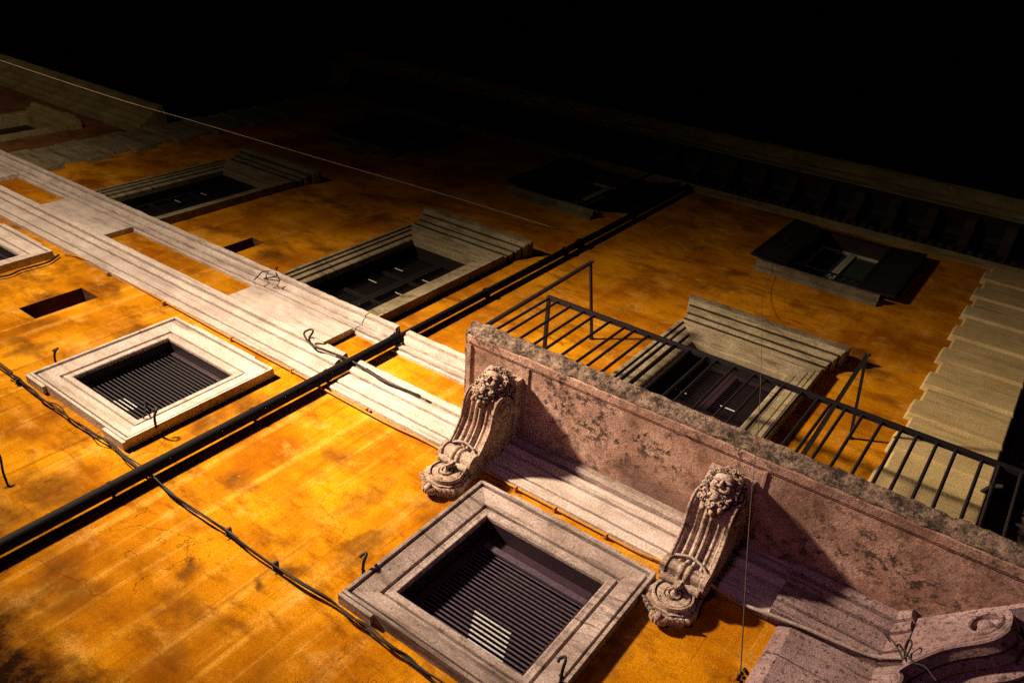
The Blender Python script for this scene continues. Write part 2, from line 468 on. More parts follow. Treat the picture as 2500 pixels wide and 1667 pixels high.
for (a, b, c_, d, dep) in holes[-2:]:
    nm = MB(); e = .003
    vs = [(x, y, z) for y in (.004, dep - .004) for x, z in ((a + e, c_ + e), (b - e, c_ + e), (b - e, d - e), (a + e, d - e))]
    nm.add(vs, [(0, 1, 5, 4), (1, 2, 6, 5), (2, 3, 7, 6), (3, 0, 4, 7), (4, 5, 6, 7)]); nm.build('niche', NICHE, PAL)
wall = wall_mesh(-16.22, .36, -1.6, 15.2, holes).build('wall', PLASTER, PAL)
weld(wall)

# bands along the facade -------------------------------------------------
BAND = [(0, 5.02), (.05, 5.02), (.05, 5.125), (.02, 5.127), (.02, 5.143), (.06, 5.145), (.06, 5.335), (.03, 5.337), (.03, 5.350), (.085, 5.352), (.10, 5.37), (.115, 5.41), (.10, 5.445),
        (.06, 5.447), (.06, 5.462), (.125, 5.464), (.14, 5.49), (.15, 5.53), (.135, 5.555), (0, 5.575)]
mb = MB()
for x0, x1 in ((-16.3, -6.14), (-5.90, -.80)):
    mb.mould(BAND, x0, x1, int((x1 - x0) / .05), .006)
mb.build('plain_band', STONE, PAL, 'y')
CORN = [(0, 6.08), (.035, 6.08), (.04, 6.12), (.015, 6.122), (.015, 6.136), (.06, 6.138), (.06, 6.225), (.03, 6.227), (.03, 6.245), (.085, 6.247), (.13, 6.285), (.14, 6.30), (.10, 6.302), (.10, 6.318), (.175, 6.32), (.18, 6.39), (0, 6.425)]
mb = MB()
for x0, x1 in ((-16.3, -6.62), (-6.60, -6.10), (-5.93, .30)):
    mb.mould(CORN, x0, x1, int((x1 - x0) / .05), .009, 3)
mb.build('sill_cornice', STONE, PAL, 'y')
for x0, x1 in ((-16.3, -14.95), (CX[2] - 1.0, CX[2] + .83), (CX[1] - .98, CX[1] + .86)):
    mb = MB(); mb.box(x0, x1, -.085, .0, 5.57, 6.085); mb.build('pedestal_panel', STONE, PAL, bevel=.006)

# corner stones ------------------------------------------------------------
def quoins(x0, x1, x2, z0, z1, h, mat, side):
    mb = MB(); z = z0; i = 0
    while z < z1 - .05:
        zt = min(z + h, z1); w = x2 if i % 2 else x1
        a, b = (x0, w) if side == 'L' else (w, x0)
        e = .06 if i % 2 else .085
        mb.add([(a, 0, z), (b, 0, z), (b, 0, zt), (a, 0, zt),
                (a + .025, -e, z + .03), (b - .025, -e, z + .03), (b - .025, -e, zt - .012), (a + .025, -e, zt - .012)],
               [(0, 1, 5, 4), (1, 2, 6, 5), (2, 3, 7, 6), (3, 0, 4, 7), (4, 5, 6, 7)])
        z = zt; i += 1
    return mb
quoins(-16.26, -14.95, -15.13, 6.43, 14.55, .47, STONE3, 'L').build('corner_stones', STONE3, PAL, bevel=.008)
quoins(-16.26, -14.95, -15.13, -1.6, 5.0, .47, STONE3, 'L').build('corner_stones', STONE3, PAL, bevel=.008)
quoins(.366, -.655, -.59, 6.43, 14.55, .405, STONE3, 'R').build('corner_stones', QST, PAL, bevel=.012)

# pier under the balcony ----------------------------------------------------
mb = MB(); z = 5.03
for i in range(15):
    zb = z - .42 if i else z - .36
    pr = [(-.71, 0), (-.70, -.03), (-.60, -.085), (1.5, -.085), (1.5, 0)]
    vs = [(x, y, zz) for zz in (zb + .006, z - .006) for x, y in pr]
    mb.add(vs, [(0, 1, 6, 5), (1, 2, 7, 6), (2, 3, 8, 7), (3, 4, 9, 8), (4, 3, 2, 1, 0), (5, 6, 7, 8, 9)])
    mb.box(-.69, 1.49, -.07, 0, zb - .006, zb + .006)
    z = zb
mb.build('stone_pier', STONEP, PAL, bevel=.006)
# band broken forward over the pier, then turning along the slanting side
C0 = -.06
def DG(s, w, z):            # slanted console frame: s outward along the diagonal, w to the left of it
    q = .70710678
    return (C0 + q * s - q * w, -q * s - q * w, z)
mb = MB()
mb.extr([(d + .09 if d > 0 else 0, z) for d, z in BAND], lambda t, d, z: (t, -d, z), -.80, .10, 18, .006)
mb.extr([(d * .7, z) for d, z in BAND], lambda t, d, z: DG(t, d + .0, z), .02, .345, 7, .004)
mb.build('band_over_pier', STONEP, PAL, 'y')

# --------------------------------------------------------------- windows
SUR = [(0.0, .002), (0.0, .035), (.012, .05), (.045, .050), (.072, .055), (.082, .025), (.098, .025), (.10, .060), (.20, .080), (.252, .092), (.258, .05), (.275, .05), (.278, .105), (.31, .11), (.315, 0)]
def low_window(cx, rec, framed):
    x0, x1, z0, z1 = cx - .615, cx + .615, 3.335, 4.495
    mb = MB(); mb.ring(x0, x1, z0, z1, SUR)
    o = .315
    for a, b in ((x0 - o, x0 - o + .36), (x1 + o - .36, x1 + o)):          # ears below
        mb.box(a, b, -.098, 0, z0 - o - .035, z0 - o + .002)
    mb.box(x0 - o + .36, x1 + o - .36, -.098, 0, z1 + o - .002, z1 + o + .03)
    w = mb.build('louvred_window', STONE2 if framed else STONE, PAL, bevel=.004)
    ln = MB(); ln.ring(x0 + .003, x1 - .003, z0 + .003, z1 - .003, [(0, .001), (0, -.40)]); ln.build('recess_lining', WOOD, w)
    fr = MB(); wd = .075 if framed else .03
    X0, X1, Z0, Z1 = cx - .60, cx + .60, 3.34, 4.49
    top = Z1 - (.10 if framed else .0)
    fr.box(X0, X0 + wd, rec, rec + .05, Z0, Z1); fr.box(X1 - wd, X1, rec, rec + .05, Z0, Z1)
    fr.box(X0 + wd, X1 - wd, rec, rec + .05, Z1 - wd - .02, Z1); fr.box(X0 + wd, X1 - wd, rec, rec + .05, Z0, Z0 + wd)
    fr.build('shutter_frame', WOOD, w, bevel=.004)
    if framed:
        rb = MB(); rb.box(X0 + .09, X1 - .05, rec - .035, rec - .002, Z1 - .175, Z1 - .115)
        rb.build('shutter_rail', SLAT, w, bevel=.004)
    sl = MB(); n = 23; h = (Z1 - wd - .03 - (Z0 + wd)) / n
    for i in range(n):
        z = Z0 + wd + h * (i + .5)
        a = X0 + wd + .002; b = X1 - wd - .002
        y0 = rec + .012; y1 = rec + .05
        dz = .018
        j = rng.uniform(-.002, .002)
        sl.add([(a, y0, z - dz + j), (b, y0, z - dz - j), (b, y0, z - dz + .016 - j), (a, y0, z - dz + .016 + j), (a, y1, z + dz), (b, y1, z + dz), (b, y1, z + dz + .008), (a, y1, z + dz + .008)],
               [(0, 1, 2, 3), (4, 7, 6, 5), (0, 4, 5, 1), (3, 2, 6, 7), (0, 3, 7, 4), (1, 5, 6, 2)])
    sl.build('louvre_slats', SLAT if framed else SLAT2, w)
    for i in ((1, 2, 3, 4, 5, 6, 7) if framed else (2, 3, 4)):  # pale strips paint a lamplit patch onto the dark slats
        z = Z0 + wd + h * (i + .5) - .018
        q0, q1 = ((.02 - .022 * i, .36 - .018 * i) if i < 9 else (-.40, .16)) if framed else (.02 * i - .16, .02 * i + .12 - .03 * (i == 4))
        ws = MB(); ws.box(cx + q0, cx + q1, rec + .0085, rec + .0118, z + .001, z + .0155); ws.build('lit_slat_strip', LITSLAT, w)
    bk = MB(); bk.add([(X0, rec + .09, Z0), (X1, rec + .09, Z0), (X1, rec + .09, Z1), (X0, rec + .09, Z1)], [(0, 1, 2, 3)])
    bk.build('dark_backing', DARKIN, w)
    return w
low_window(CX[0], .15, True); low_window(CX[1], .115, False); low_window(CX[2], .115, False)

def shutter_leaf(x0, x1, z0, z1, y, panels, mat, parent, gap):
    mb = MB(); w = .06; t = .035
    mb.box(x0, x0 + w, y, y + t, z0, z1); mb.box(x1 - w, x1, y, y + t, z0, z1)
    zs = [z0 + (z1 - z0) * i / panels for i in range(panels + 1)]
    for i, z in enumerate(zs):
        a = max(z0, z - w / 2); b = min(z1, z + w / 2)
        mb.box(x0 + w, x1 - w, y, y + t, a, b)
    for i in range(panels):
        a = zs[i] + .04; b = zs[i + 1] - .04; n = max(3, int((b - a) / .045)); h = (b - a) / n
        for k in range(n):
            z = a + h * (k + .5)
            mb.add([(x0 + w, y + .004, z - .018), (x1 - w, y + .004, z - .018), (x1 - w, y + .03, z + .014), (x0 + w, y + .03, z + .014),
                    (x0 + w, y + .004, z - .010), (x1 - w, y + .004, z - .010), (x1 - w, y + .03, z + .022), (x0 + w, y + .03, z + .022)],
                   [(0, 1, 2, 3), (4, 7, 6, 5), (0, 4, 5, 1), (3, 2, 6, 7)])
    return mb.build('shutter', mat, parent)

HOOD = [(.085, 9.225), (.10, 9.228), (.115, 9.29), (.118, 9.315), (.07, 9.318), (.07, 9.352), (.145, 9.355), (.16, 9.40), (.165, 9.455), (.11, 9.458), (.11, 9.498), (.19, 9.501), (.215, 9.55), (.22, 9.575), (.0, 9.58)]
HJOINT = [[(.03, 9.165), (.098, 9.17), (.102, 9.222), (.03, 9.224)], [(.05, 9.319), (.124, 9.320), (.128, 9.351), (.05, 9.352)], [(.09, 9.459), (.170, 9.46), (.174, 9.497), (.09, 9.498)]]
HLIP = [(.0, 9.578), (.20, 9.582), (.235, 9.60), (.245, 9.655), (.20, 9.675), (0, 9.69)]
SUR2 = [(0, -.05), (0, .04), (.02, .05), (.10, .05), (.102, .02), (.115, .02), (.118, .075), (.20, .08), (.202, .05), (.216, .05), (.22, .10), (.27, .105), (.272, .08), (.288, .08), (.29, .125), (.335, .13), (.34, 0)]
def tall_window(cx, zb, mat, door=False):
    x0, x1, z1 = cx - .61, cx + .61, 8.775
    mb = MB(); mb.ring(x0, x1, zb, z1, SUR2, 'TRL')
    w = mb.build('balcony_door' if door else 'tall_window', mat, PAL, bevel=.004)
    hd = MB(); hd.box(cx - .955, cx + .955, -.10, 0, 9.117, 9.170)
    hd.mould_ret(HOOD, cx - .845, cx + .845, .005, cx)
    ho = hd.build('hood', mat, w, 'y')
    hl = MB(); hl.mould_ret(HLIP, cx - .85, cx + .85, .014, cx + 3, 70); hl.build('hood_lip', LIP2, w, 'y')
    for q in HJOINT:
        hj = MB(); hj.mould_ret(q, cx - .845, cx + .845, .004, cx + 5, 60); hj.build('hood_joint', CRUST, w)
    ln = MB(); ln.ring(x0 + .003, x1 - .003, zb + .003, z1 - .003, [(0, -.052), (0, -.30)], 'TRL'); ln.build('recess_lining', BLACKW, w)
    for a, b in ((cx - .60, cx - .004), (cx + .004, cx + .60)):
        shutter_leaf(a, b, zb, 8.765, .20, 3, WOOD if door else BLACKW, w, 0)
    # a few slat edges with the lamp's glint painted on as pale strips
    for fx in ((-.42, -.26), (.16, .34)):
        for fz in (.50, .74):
            z = zb + (8.77 - zb) * fz + rng.uniform(-.03, .03)
            bs = MB(); bs.box(cx + fx[0], cx + fx[1], .192, .199, z, z + .010)
            bs.build('lit_slat_strip', SLATGLINT, w)
    bk = MB(); bk.add([(x0, .26, zb), (x1, .26, zb), (x1, .26, z1), (x0, .26, z1)], [(0, 1, 2, 3)])
    bk.build('dark_backing', DARKIN, w)
    return w
tall_window(CX[0], 5.72, STONE4, True); tall_window(CX[1], 6.40, STONE3); tall_window(CX[2], 6.40, STONE3)

def top_window(cx, aL, aR):
    x0, x1, z0, z1 = cx - .545, cx + .545, 11.9, 14.04
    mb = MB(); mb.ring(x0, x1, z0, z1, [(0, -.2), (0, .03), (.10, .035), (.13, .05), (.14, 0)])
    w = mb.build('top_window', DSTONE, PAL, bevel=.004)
    sl = MB(); sl.mould([(0, 11.64), (.05, 11.66), (.06, 11.70), (.02, 11.702), (.02, 11.715), (.11, 11.717), (.14, 11.74), (.145, 11.785), (0, 11.79)], cx - .93, cx + .93, 30, .006)
    sl.box(cx - .90, cx - .80, -.05, 0, 11.79, 12.02); sl.box(cx + .80, cx + .90, -.05, 0, 11.79, 12.02)
    sl.build('sill', LIP2, w, 'y')
    sa = MB(); y = .20
    for a, b in ((x0 + .004, cx - .002), (cx + .002, x1 - .004)):
        sa.box(a, a + .055, y, y + .05, z0, z1); sa.box(b - .055, b, y, y + .05, z0, z1)
        sa.box(a + .055, b - .055, y, y + .05, z0, z0 + .06); sa.box(a + .055, b - .055, y, y + .05, z1 - .06, z1)
    sa.build('sash', SASH, w, bevel=.004)
    gl = MB(); gl.add([(x0, y + .03, z0), (x1, y + .03, z0), (x1, y + .03, z1), (x0, y + .03, z1)], [(0, 1, 2, 3)])
    gl.build('pane', GLASS, w)
    la = MB()
    la.bar((x0, -.05, 12.28), (x1, -.05, 12.28), .025); la.bar((x0, -.05, 11.93), (x1, -.05, 11.93), .025)
    n = 9
    for i in range(n):
        a = x0 + (x1 - x0) * i / n; b = x0 + (x1 - x0) * (i + 1) / n; c = (a + b) / 2
        la.bar((a, -.05, 11.94), (c, -.05, 12.27), .014); la.bar((c, -.05, 12.27), (b, -.05, 11.94), .014)
    la.build('window_guard', IRON, w)
    for sgn, ang in ((-1, aL), (1, aR)):
        hx = cx + sgn * .55
        sm = MB(); wd = .56; t = .04
        ca, sa_ = math.cos(R(ang)), math.sin(R(ang))
        def P(u, v, z): return (hx + sgn * (u * ca + v * sa_), -.055 - u * sa_ + v * ca * 1.0 - .0, z)
        def bx(u0, u1, v0, v1, za, zb_):
            vs = [P(u, v, z) for z in (za, zb_) for u, v in ((u0, v0), (u1, v0), (u1, v1), (u0, v1))]
            sm.add(vs, [(0, 3, 2, 1), (4, 5, 6, 7), (0, 1, 5, 4), (1, 2, 6, 5), (2, 3, 7, 6), (3, 0, 4, 7)])
        bx(0, .06, -t, 0, 11.92, 14.02); bx(wd - .06, wd, -t, 0, 11.92, 14.02)
        for za in (11.92, 12.6, 13.3, 13.95): bx(.06, wd - .06, -t, 0, za, za + .07)
        for k in range(44):
            za = 11.99 + k * .0445
            bx(.06, wd - .06, -t + .006, -.012, za, za + .030)
        sm.build('shutter', BLACKW, w)
    return w
top_window(CX[0], 6, 4); top_window(CX[1], 9, 34); top_window(CX[2], 9, 34)

# --------------------------------------------------------------- crowning cornice
XL, XR = -16.22, .36
mb = MB()
def cap(prof, x0, x1):       # moulding with a return round the left corner
    mb.extr(prof, lambda t, d, z: (t, -d, z), x0, x1, int((x1 - x0) / .1), .006)
cap([(0, 14.42), (.04, 14.42), (.05, 14.48), (.09, 14.53), (.10, 14.57), (0, 14.60)], XL - .1, 4)
cap([(0, 14.60), (.06, 14.601), (.07, 15.20), (0, 15.201)], XL - .06, 4)
cap([(0, 15.25), (.10, 15.252), (.14, 15.32), (.22, 15.36), (.60, 15.38), (.61, 15.55), (.66, 15.60), (.67, 15.70), (.80, 15.82), (.83, 15.93), (0, 16.0)], XL - .84, 4)
crown = mb.build('crown_cornice', NST, PAL, 'y')
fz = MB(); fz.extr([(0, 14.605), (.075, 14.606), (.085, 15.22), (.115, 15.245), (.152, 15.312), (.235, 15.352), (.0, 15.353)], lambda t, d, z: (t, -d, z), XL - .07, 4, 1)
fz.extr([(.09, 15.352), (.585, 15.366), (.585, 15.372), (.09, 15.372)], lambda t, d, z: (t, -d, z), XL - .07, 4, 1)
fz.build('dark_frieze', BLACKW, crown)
de = MB()
x = XL
while x < 4:
    de.box(x, x + .09, -.13, -.062, 14.66, 14.78); x += .16
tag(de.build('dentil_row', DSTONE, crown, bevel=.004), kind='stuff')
x = XL + .1
while x < 4:
    mo = MB(); mo.extr([(.07, 14.90), (.14, 14.88), (.20, 14.95), (.24, 15.08), (.40, 15.14), (.52, 15.22), (.54, 15.32), (.50, 15.375), (.07, 15.375)], lambda t, d, z: (t, -d, z), x, x + .17, 1)
    mo.build('modillion', DSTONE, crown, 'y')
    x += .62

# --------------------------------------------------------------- balcony
mb = MB(); XB0, XB1 = -4.36, 4.0
mb.box(XB0, XB1, -1.07, 0, 5.556, 5.70)
# raised rim and inner fillet of the soffit panel, cross ribs over the brackets
rim = [(-1.068, -.985, .018), (-.985, -.965, .010)]
for a, b, h in rim: mb.box(XB0 + .002, XB1, a, b, 5.556 - h, 5.556 + .01)
mb.box(XB0 + .002, XB0 + .055, -.963, -.002, 5.556 - .018, 5.56)
for cx in (-3.86, -1.47):
    for u in (.235,): mb.box(cx + u, cx + u + .035, -.963, -.15, 5.556 - .012, 5.56)
slab = mb.build('balcony', BALC, PAL, bevel=.006)
lp = MB()
LP = [(1.05, 5.552), (1.085, 5.555), (1.09, 5.60), (1.115, 5.625), (1.145, 5.65), (1.15, 5.705), (1.10, 5.725), (1.05, 5.725)]
lp.extr(LP, lambda t, d, z: (t, -d, z), XB0 - .03, XB1, 330, .016)
lp.extr([(d - 1.05, z) for d, z in LP], lambda t, d, z: (XB0 - d + .005, t, z), -1.05, 0, 40, .014)
lp.build('balcony_lip', LIP, slab, 'y')
# moulding where the soffit meets the wall
bm_ = MB(); bm_.mould([(0, 5.45), (.14, 5.46), (.16, 5.50), (.15, 5.535), (.17, 5.556), (0, 5.557)], -3.68, -1.66, 40, .006, 9)
bm_.mould([(0, 5.45), (.14, 5.46), (.16, 5.50), (.15, 5.535), (.17, 5.556), (0, 5.557)], -1.28, -.82, 10, .006, 9)
bm_.build('soffit_moulding', STONE2, slab, 'y')

CURVE = [(.235, 4.90), (.275, 4.94), (.32, 4.985), (.38, 5.03), (.455, 5.075), (.54, 5.10), (.63, 5.12), (.70, 5.155), (.735, 5.205), (.735, 5.27), (.705, 5.335), (.65, 5.39), (.57, 5.43), (.48, 5.45)]
def resample(c, n):
    return [(p.x, p.z) for p in spline([(a, 0, b) for a, b in c], n)]
def console(mb, curve, back, hw, fn, relief, nu=26):
    """scroll console: fluted front swept along the curve, flat flanks behind it"""
    c = resample(curve, 4); m = len(c)
    def h(u):
        a = abs(u) / hw; 
        v = 0.0
        if a < .80: v = -1.0 + .15 * math.cos(a * 9)
        for q in (.14,):
            k = (a - q) / .13
            if abs(k) < 1: v = max(v, -1 + 1.15 * math.sqrt(1 - k * k))
        k = (a - .52) / .10
        if abs(k) < 1: v = max(v, -1 + .5 * math.sqrt(1 - k * k))
        return v * relief
    us = [-hw + 2 * hw * i / nu for i in range(nu + 1)]
    vs = []; 
    for i, (d, z) in enumerate(c):
        a = c[max(0, i - 1)]; b = c[min(m - 1, i + 1)]
        tx, tz = b[0] - a[0], b[1] - a[1]; L = math.hypot(tx, tz) or 1
        nx, nz = tz / L, -tx / L               # outward/downward normal
        for u in us: 
            r = h(u); vs.append(fn(u, d + nx * r, z + nz * r))
    n1 = nu + 1
    fs = [(i * n1 + j, i * n1 + j + 1, (i + 1) * n1 + j + 1, (i + 1) * n1 + j) for i in range(m - 1) for j in range(nu)]
    mb.add(vs, fs)
    poly = c + back
    for u in (-hw, hw):
        mb.add([fn(u, d, z) for d, z in poly], [tuple(range(len(poly)))])
    k = [c[-1]] + back + [c[0]]
    for i in range(len(k) - 1):
        mb.add([fn(-hw, *k[i]), fn(hw, *k[i]), fn(hw, *k[i + 1]), fn(-hw, *k[i + 1])], [(0, 1, 2, 3)])
def spiral(c0, c1, r0, turns, n=40, dirn=1, ph=0):
    out = []
    for i in range(n):
        t = i / (n - 1); a = ph + dirn * turns * 2 * math.pi * t; r = r0 * (1 - .86 * t)
        out.append((c0 + r * math.cos(a), c1 + r * math.sin(a)))
    return out

def bracket(cx, seed):
    rg = random.Random(seed)
    F = lambda u, d, z: (cx + u, -d, z)
    mb = MB(); hw = .18
    console(mb, CURVE, [(0, 5.45), (0, 4.80), (.20, 4.80)], hw, F, .030)
    mb.box(cx - .195, cx + .195, -.83, -.001, 5.452, 5.553)                     # impost under the soffit
    for sg in (-1, 1):                                                         # flank scrolls
        u = sg * hw
        mb.tube([F(u, d, z) for d, z in spiral(.565, 5.29, .140, 2.0, 60, -1, math.pi * .9)], [.026 - .012 * i / 59 for i in range(60)], 6)
        mb.lathe(F(u, .565, 5.29), (sg, 0, 0), [(.04, 0), (.035, .018), (.012, .026)], 14)
        edge = [F(u, d, z) for d, z in resample(CURVE, 3)]
        mb.tube(edge, .013, 6)
    # lower roll with wrapped flutes
    def rr(u):
        a = abs(u) / .19
        v = .078
        if a > .82: v += .014
        for q in (.15,):
            k = (a - q) / .12
            if abs(k) < 1: v += .018 * math.sqrt(1 - k * k)
        return v
    us = [-.195 + .39 * i / 40 for i in range(41)]
    mb.lathe(F(0, .20, 4.845), (1, 0, 0), [(.02, -.197)] + [(rr(u), u) for u in us] + [(.02, .197)], 20)
    for sg in (-1, 1):
        mb.tube([F(sg * .197, .20 + a - .2, b) for a, b in spiral(.20, 4.845, .07, 1.6, 30, -1, 0)], .010, 5)
    # small ribbon roll and tassel hanging to the roundel
    mb.lathe(F(0, .165, 4.765), (1, 0, 0), [(.015, -.18), (.046, -.17), (.04, -.10), (.03, -.05), (.03, .05), (.04, .10), (.046, .17), (.015, .18)], 14)
    mb.extr([(-.035, 4.80), (.04, 4.80), (.045, 4.745), (.025, 4.69), (.012, 4.665), (-.018, 4.665), (-.035, 4.71)], lambda t, u, z: F(u + .012 * math.sin(z * 60), .12 + t, z), .0, .065, 4, .006)
    mb.extr([(-.02, 4.79), (.015, 4.79), (.02, 4.70), (.004, 4.64), (-.012, 4.70)], lambda t, u, z: F(u, .17 + t, z), .0, .035, 3, .006)
    # shield plate, roundel and bottom bud
    pl = [(-.185, 4.84), (-.20, 4.72), (-.225, 4.64), (-.205, 4.57), (-.185, 4.545), (-.17, 4.50), (-.11, 4.475), (-.075, 4.445), (.075, 4.445), (.11, 4.475), (.17, 4.50), (.185, 4.545), (.205, 4.57), (.225, 4.64), (.20, 4.72), (.185, 4.84)]
    mb.extr(pl, lambda t, u, z: F(u, t, z), 0, .085, 2, .003)
    mb.extr([(u * .9, 4.66 + (z - 4.66) * .9) for u, z in pl], lambda t, u, z: F(u, t, z), .085, .105, 1)
    mb.lathe(F(0, .10, 4.655), (0, -1, 0), [(.172, 0), (.172, .025), (.166, .044), (.152, .046), (.148, .006), (.138, .006), (.134, .034), (.078, .040), (.074, .012), (.066, .012), (.062, .050), (.048, .056), (.042, .036), (.030, .040), (.015, .07), (.004, .075)], 36)
    for k in range(7):
        a = math.pi * (k / 6)
        mb.blob(F(.055 * math.cos(a), .075, 4.415 - .035 * math.sin(a)), .030, (1, 1.4, 1.1), None, 1)
    mb.blob(F(0, .10, 4.40), .036, (1, 1, 1.2), None, 2)
    for k in range(4):
        for sg in (-1, 1):
            mb.blob(F(sg * (.09 + .035 * k), .07, 4.455 + .022 * k), .024, (1.3, 1.5, .8), None, 1)
    b = mb.build('bracket', CARVED, slab, 'y')
    # grotesque bearded mask on the upper scroll ---------------------------------
    hd = MB()
    C = Vector((cx, -.775, 5.335)); ax = Vector((0, -.86, -.51)).normalized()      # looks out and down
    upv = Vector((0, -.51, .86)); rt = Vector((1, 0, 0))
    def Q(x, y, z): return C + rt * x + ax * y + upv * z                           # x right, y out of face, z up
    def fn(p):
        return 1 + .10 * mnoise.noise(p * 3 + Vector((seed, 0, 0))) + .05 * mnoise.noise(p * 8)
    def blobq(x, y, z, r, sc=(1, 1, 1), f=None, sub=2):
        t = MB(); t.blob((0, 0, 0), r, sc, f, sub)
        hd.add([Q(x + v[0], y + v[1], z + v[2]) for v in t.v], t.f)
    blobq(0, -.01, 0, .125, (1, .95, 1.12), fn, 3)                # skull
    blobq(0, .105, .055, .055, (1.5, .6, .7))                      # forehead
    for sg in (-1, 1):
        blobq(sg * .047, .112, .022, .030, (1.35, .7, .5))         # brows
        blobq(sg * .056, .100, -.030, .034, (1, .8, .9))           # cheeks
        blobq(sg * .045, .104, -.004, .015)                        # eyeballs
        blobq(sg * .020, .128, -.030, .014)                        # nostrils
        blobq(sg * .125, .01, .0, .03, (.5, 1, 1.4))               # ears
        blobq(sg * .04, .120, -.066, .022, (1.6, .8, .5))          # moustache
    blobq(0, .125, -.008, .020, (.9, 1.2, 2.0)); blobq(0, .140, -.030, .019)
    blobq(0, .115, -.092, .020, (1.5, .7, .5)); blobq(0, .095, -.125, .038, (1, .9, .9))
    def curl(x, y, z, r, t, a0):
        n = 12; pts = []
        e1 = Vector((math.cos(a0), .3 * math.sin(a0 * 2), math.sin(a0))).normalized(); e2 = Vector((-e1.z, .4, e1.x)).normalized()
        for i in range(n):
            a = 4.9 * i / (n - 1); q = r * (1 - .55 * i / (n - 1)); v = e1 * math.cos(a) * q + e2 * math.sin(a) * q
            pts.append(Q(x + v.x, y + v.y + .012 * i / n, z + v.z))
        hd.tube(pts, [t * (.75 + .5 * math.sin(math.pi * i / (n - 1))) for i in range(n)], 6)
    for k in range(26):                                            # hair round the brow and temples
        a = R(-25) + R(230) * k / 25
        for ring, (rd, yy) in enumerate(((.128, .05), (.155, .0), (.165, -.06))):
            j = rg.uniform(-.012, .012)
            curl((rd + j) * math.cos(a), yy + j, (rd * 1.12 + j) * math.sin(a) + .01, rg.uniform(.016, .026), .0085, rg.uniform(0, 6.28))
    for k in range(46):                                            # beard locks
        x = rg.uniform(-.125, .105); z = -.085 - rg.uniform(0, .13) * (1 - abs(x) * 3.2)
        if abs(x) < .035 and z > -.11: continue
        curl(x, .075 + rg.uniform(-.03, .04) - abs(x) * .35, z, rg.uniform(.016, .026), .0095, rg.uniform(0, 6.28))
    for x, z in ((-.06, -.225), (.02, -.24), (-.02, -.205), (.07, -.20)):
        blobq(x, .06, z, .026, (1, 1, 1.3))
    hd.build('bearded_mask', CARVED, slab, 'all')
bracket(-3.86, 11); bracket(-1.47, 23)

# slanting scroll bracket of the portal ---------------------------------------
mb = MB()
FD = lambda u, d, z: DG(d, -.30 - u, z)
CUR2 = [(.34, 4.86), (.42, 4.95), (.53, 5.015), (.65, 5.07), (.78, 5.09), (.92, 5.10), (1.02, 5.135), (1.075, 5.21), (1.085, 5.32), (1.06, 5.42), (.98, 5.49), (.88, 5.51)]
console(mb, CUR2, [(0, 5.51), (0, 4.0), (.30, 4.0)], .30, FD, .05)
mb.extr([(0, 5.50), (1.12, 5.50), (1.14, 5.52), (1.14, 5.554), (0, 5.554)], lambda t, d, z: DG(d, -.62 + t, z), 0, .635, 2)
# raised volute face with hollow eye on the visible flank
ec = (.90, 5.325); 
outer = resample(CUR2, 3); 
bmx = bmesh.new()
oc = [(d, z) for d, z in outer if d > .36]
ov = [bmx.verts.new((d, z, 0)) for d, z in oc] + [bmx.verts.new((.36, 5.505, 0))]
iv = [bmx.verts.new((ec[0] + .103 * math.cos(2 * math.pi * k / 28), ec[1] + .103 * math.sin(2 * math.pi * k / 28), 0)) for k in range(28)]
ed = [bmx.edges.new((ov[i], ov[(i + 1) % len(ov)])) for i in range(len(ov))] + [bmx.edges.new((iv[i], iv[(i + 1) % 28])) for i in range(28)]
bmesh.ops.triangle_fill(bmx, edges=ed, use_beauty=True)
bmx.verts.index_update()
pts = [v.co.copy() for v in bmx.verts]; tri = [[v.index for v in f.verts] for f in bmx.faces]
mb.add([DG(p.x, .045, p.y) for p in pts], tri)
for loop in (ov, iv):
    for i in range(len(loop)):
        a, b = loop[i].co, loop[(i + 1) % len(loop)].co
        mb.add([DG(a.x, .0, a.y), DG(b.x, .0, b.y), DG(b.x, .045, b.y), DG(a.x, .045, a.y)], [(0, 1, 2, 3)])
bmx.free()
ring = [DG(ec[0] + .118 * math.cos(2 * math.pi * k / 32), .047, ec[1] + .118 * math.sin(2 * math.pi * k / 32)) for k in range(32)]
mb.tube(ring, .016, 7, True)
mb.blob(DG(ec[0] - .015, .0, ec[1] + .01), .062, (1, .8, 1), lambda p: 1 + .15 * mnoise.noise(p * 4), 3)
mb.tube([DG(d, .047, z + .045) for d, z in resample(CUR2[1:8], 3)], .013, 6)
mb.tube([DG(d, .047, z + .012) for d, z in resample(CUR2[1:8], 3)], .018, 6)
mb.lathe(DG(.30, -.02, 4.83), (-.707, -.707, 0), [(.10, 0), (.10, .04), (.085, .055), (.07, .05), (.055, .06), (.02, .075)], 24)
mb.build('portal_bracket', STONEP, slab, 'y')

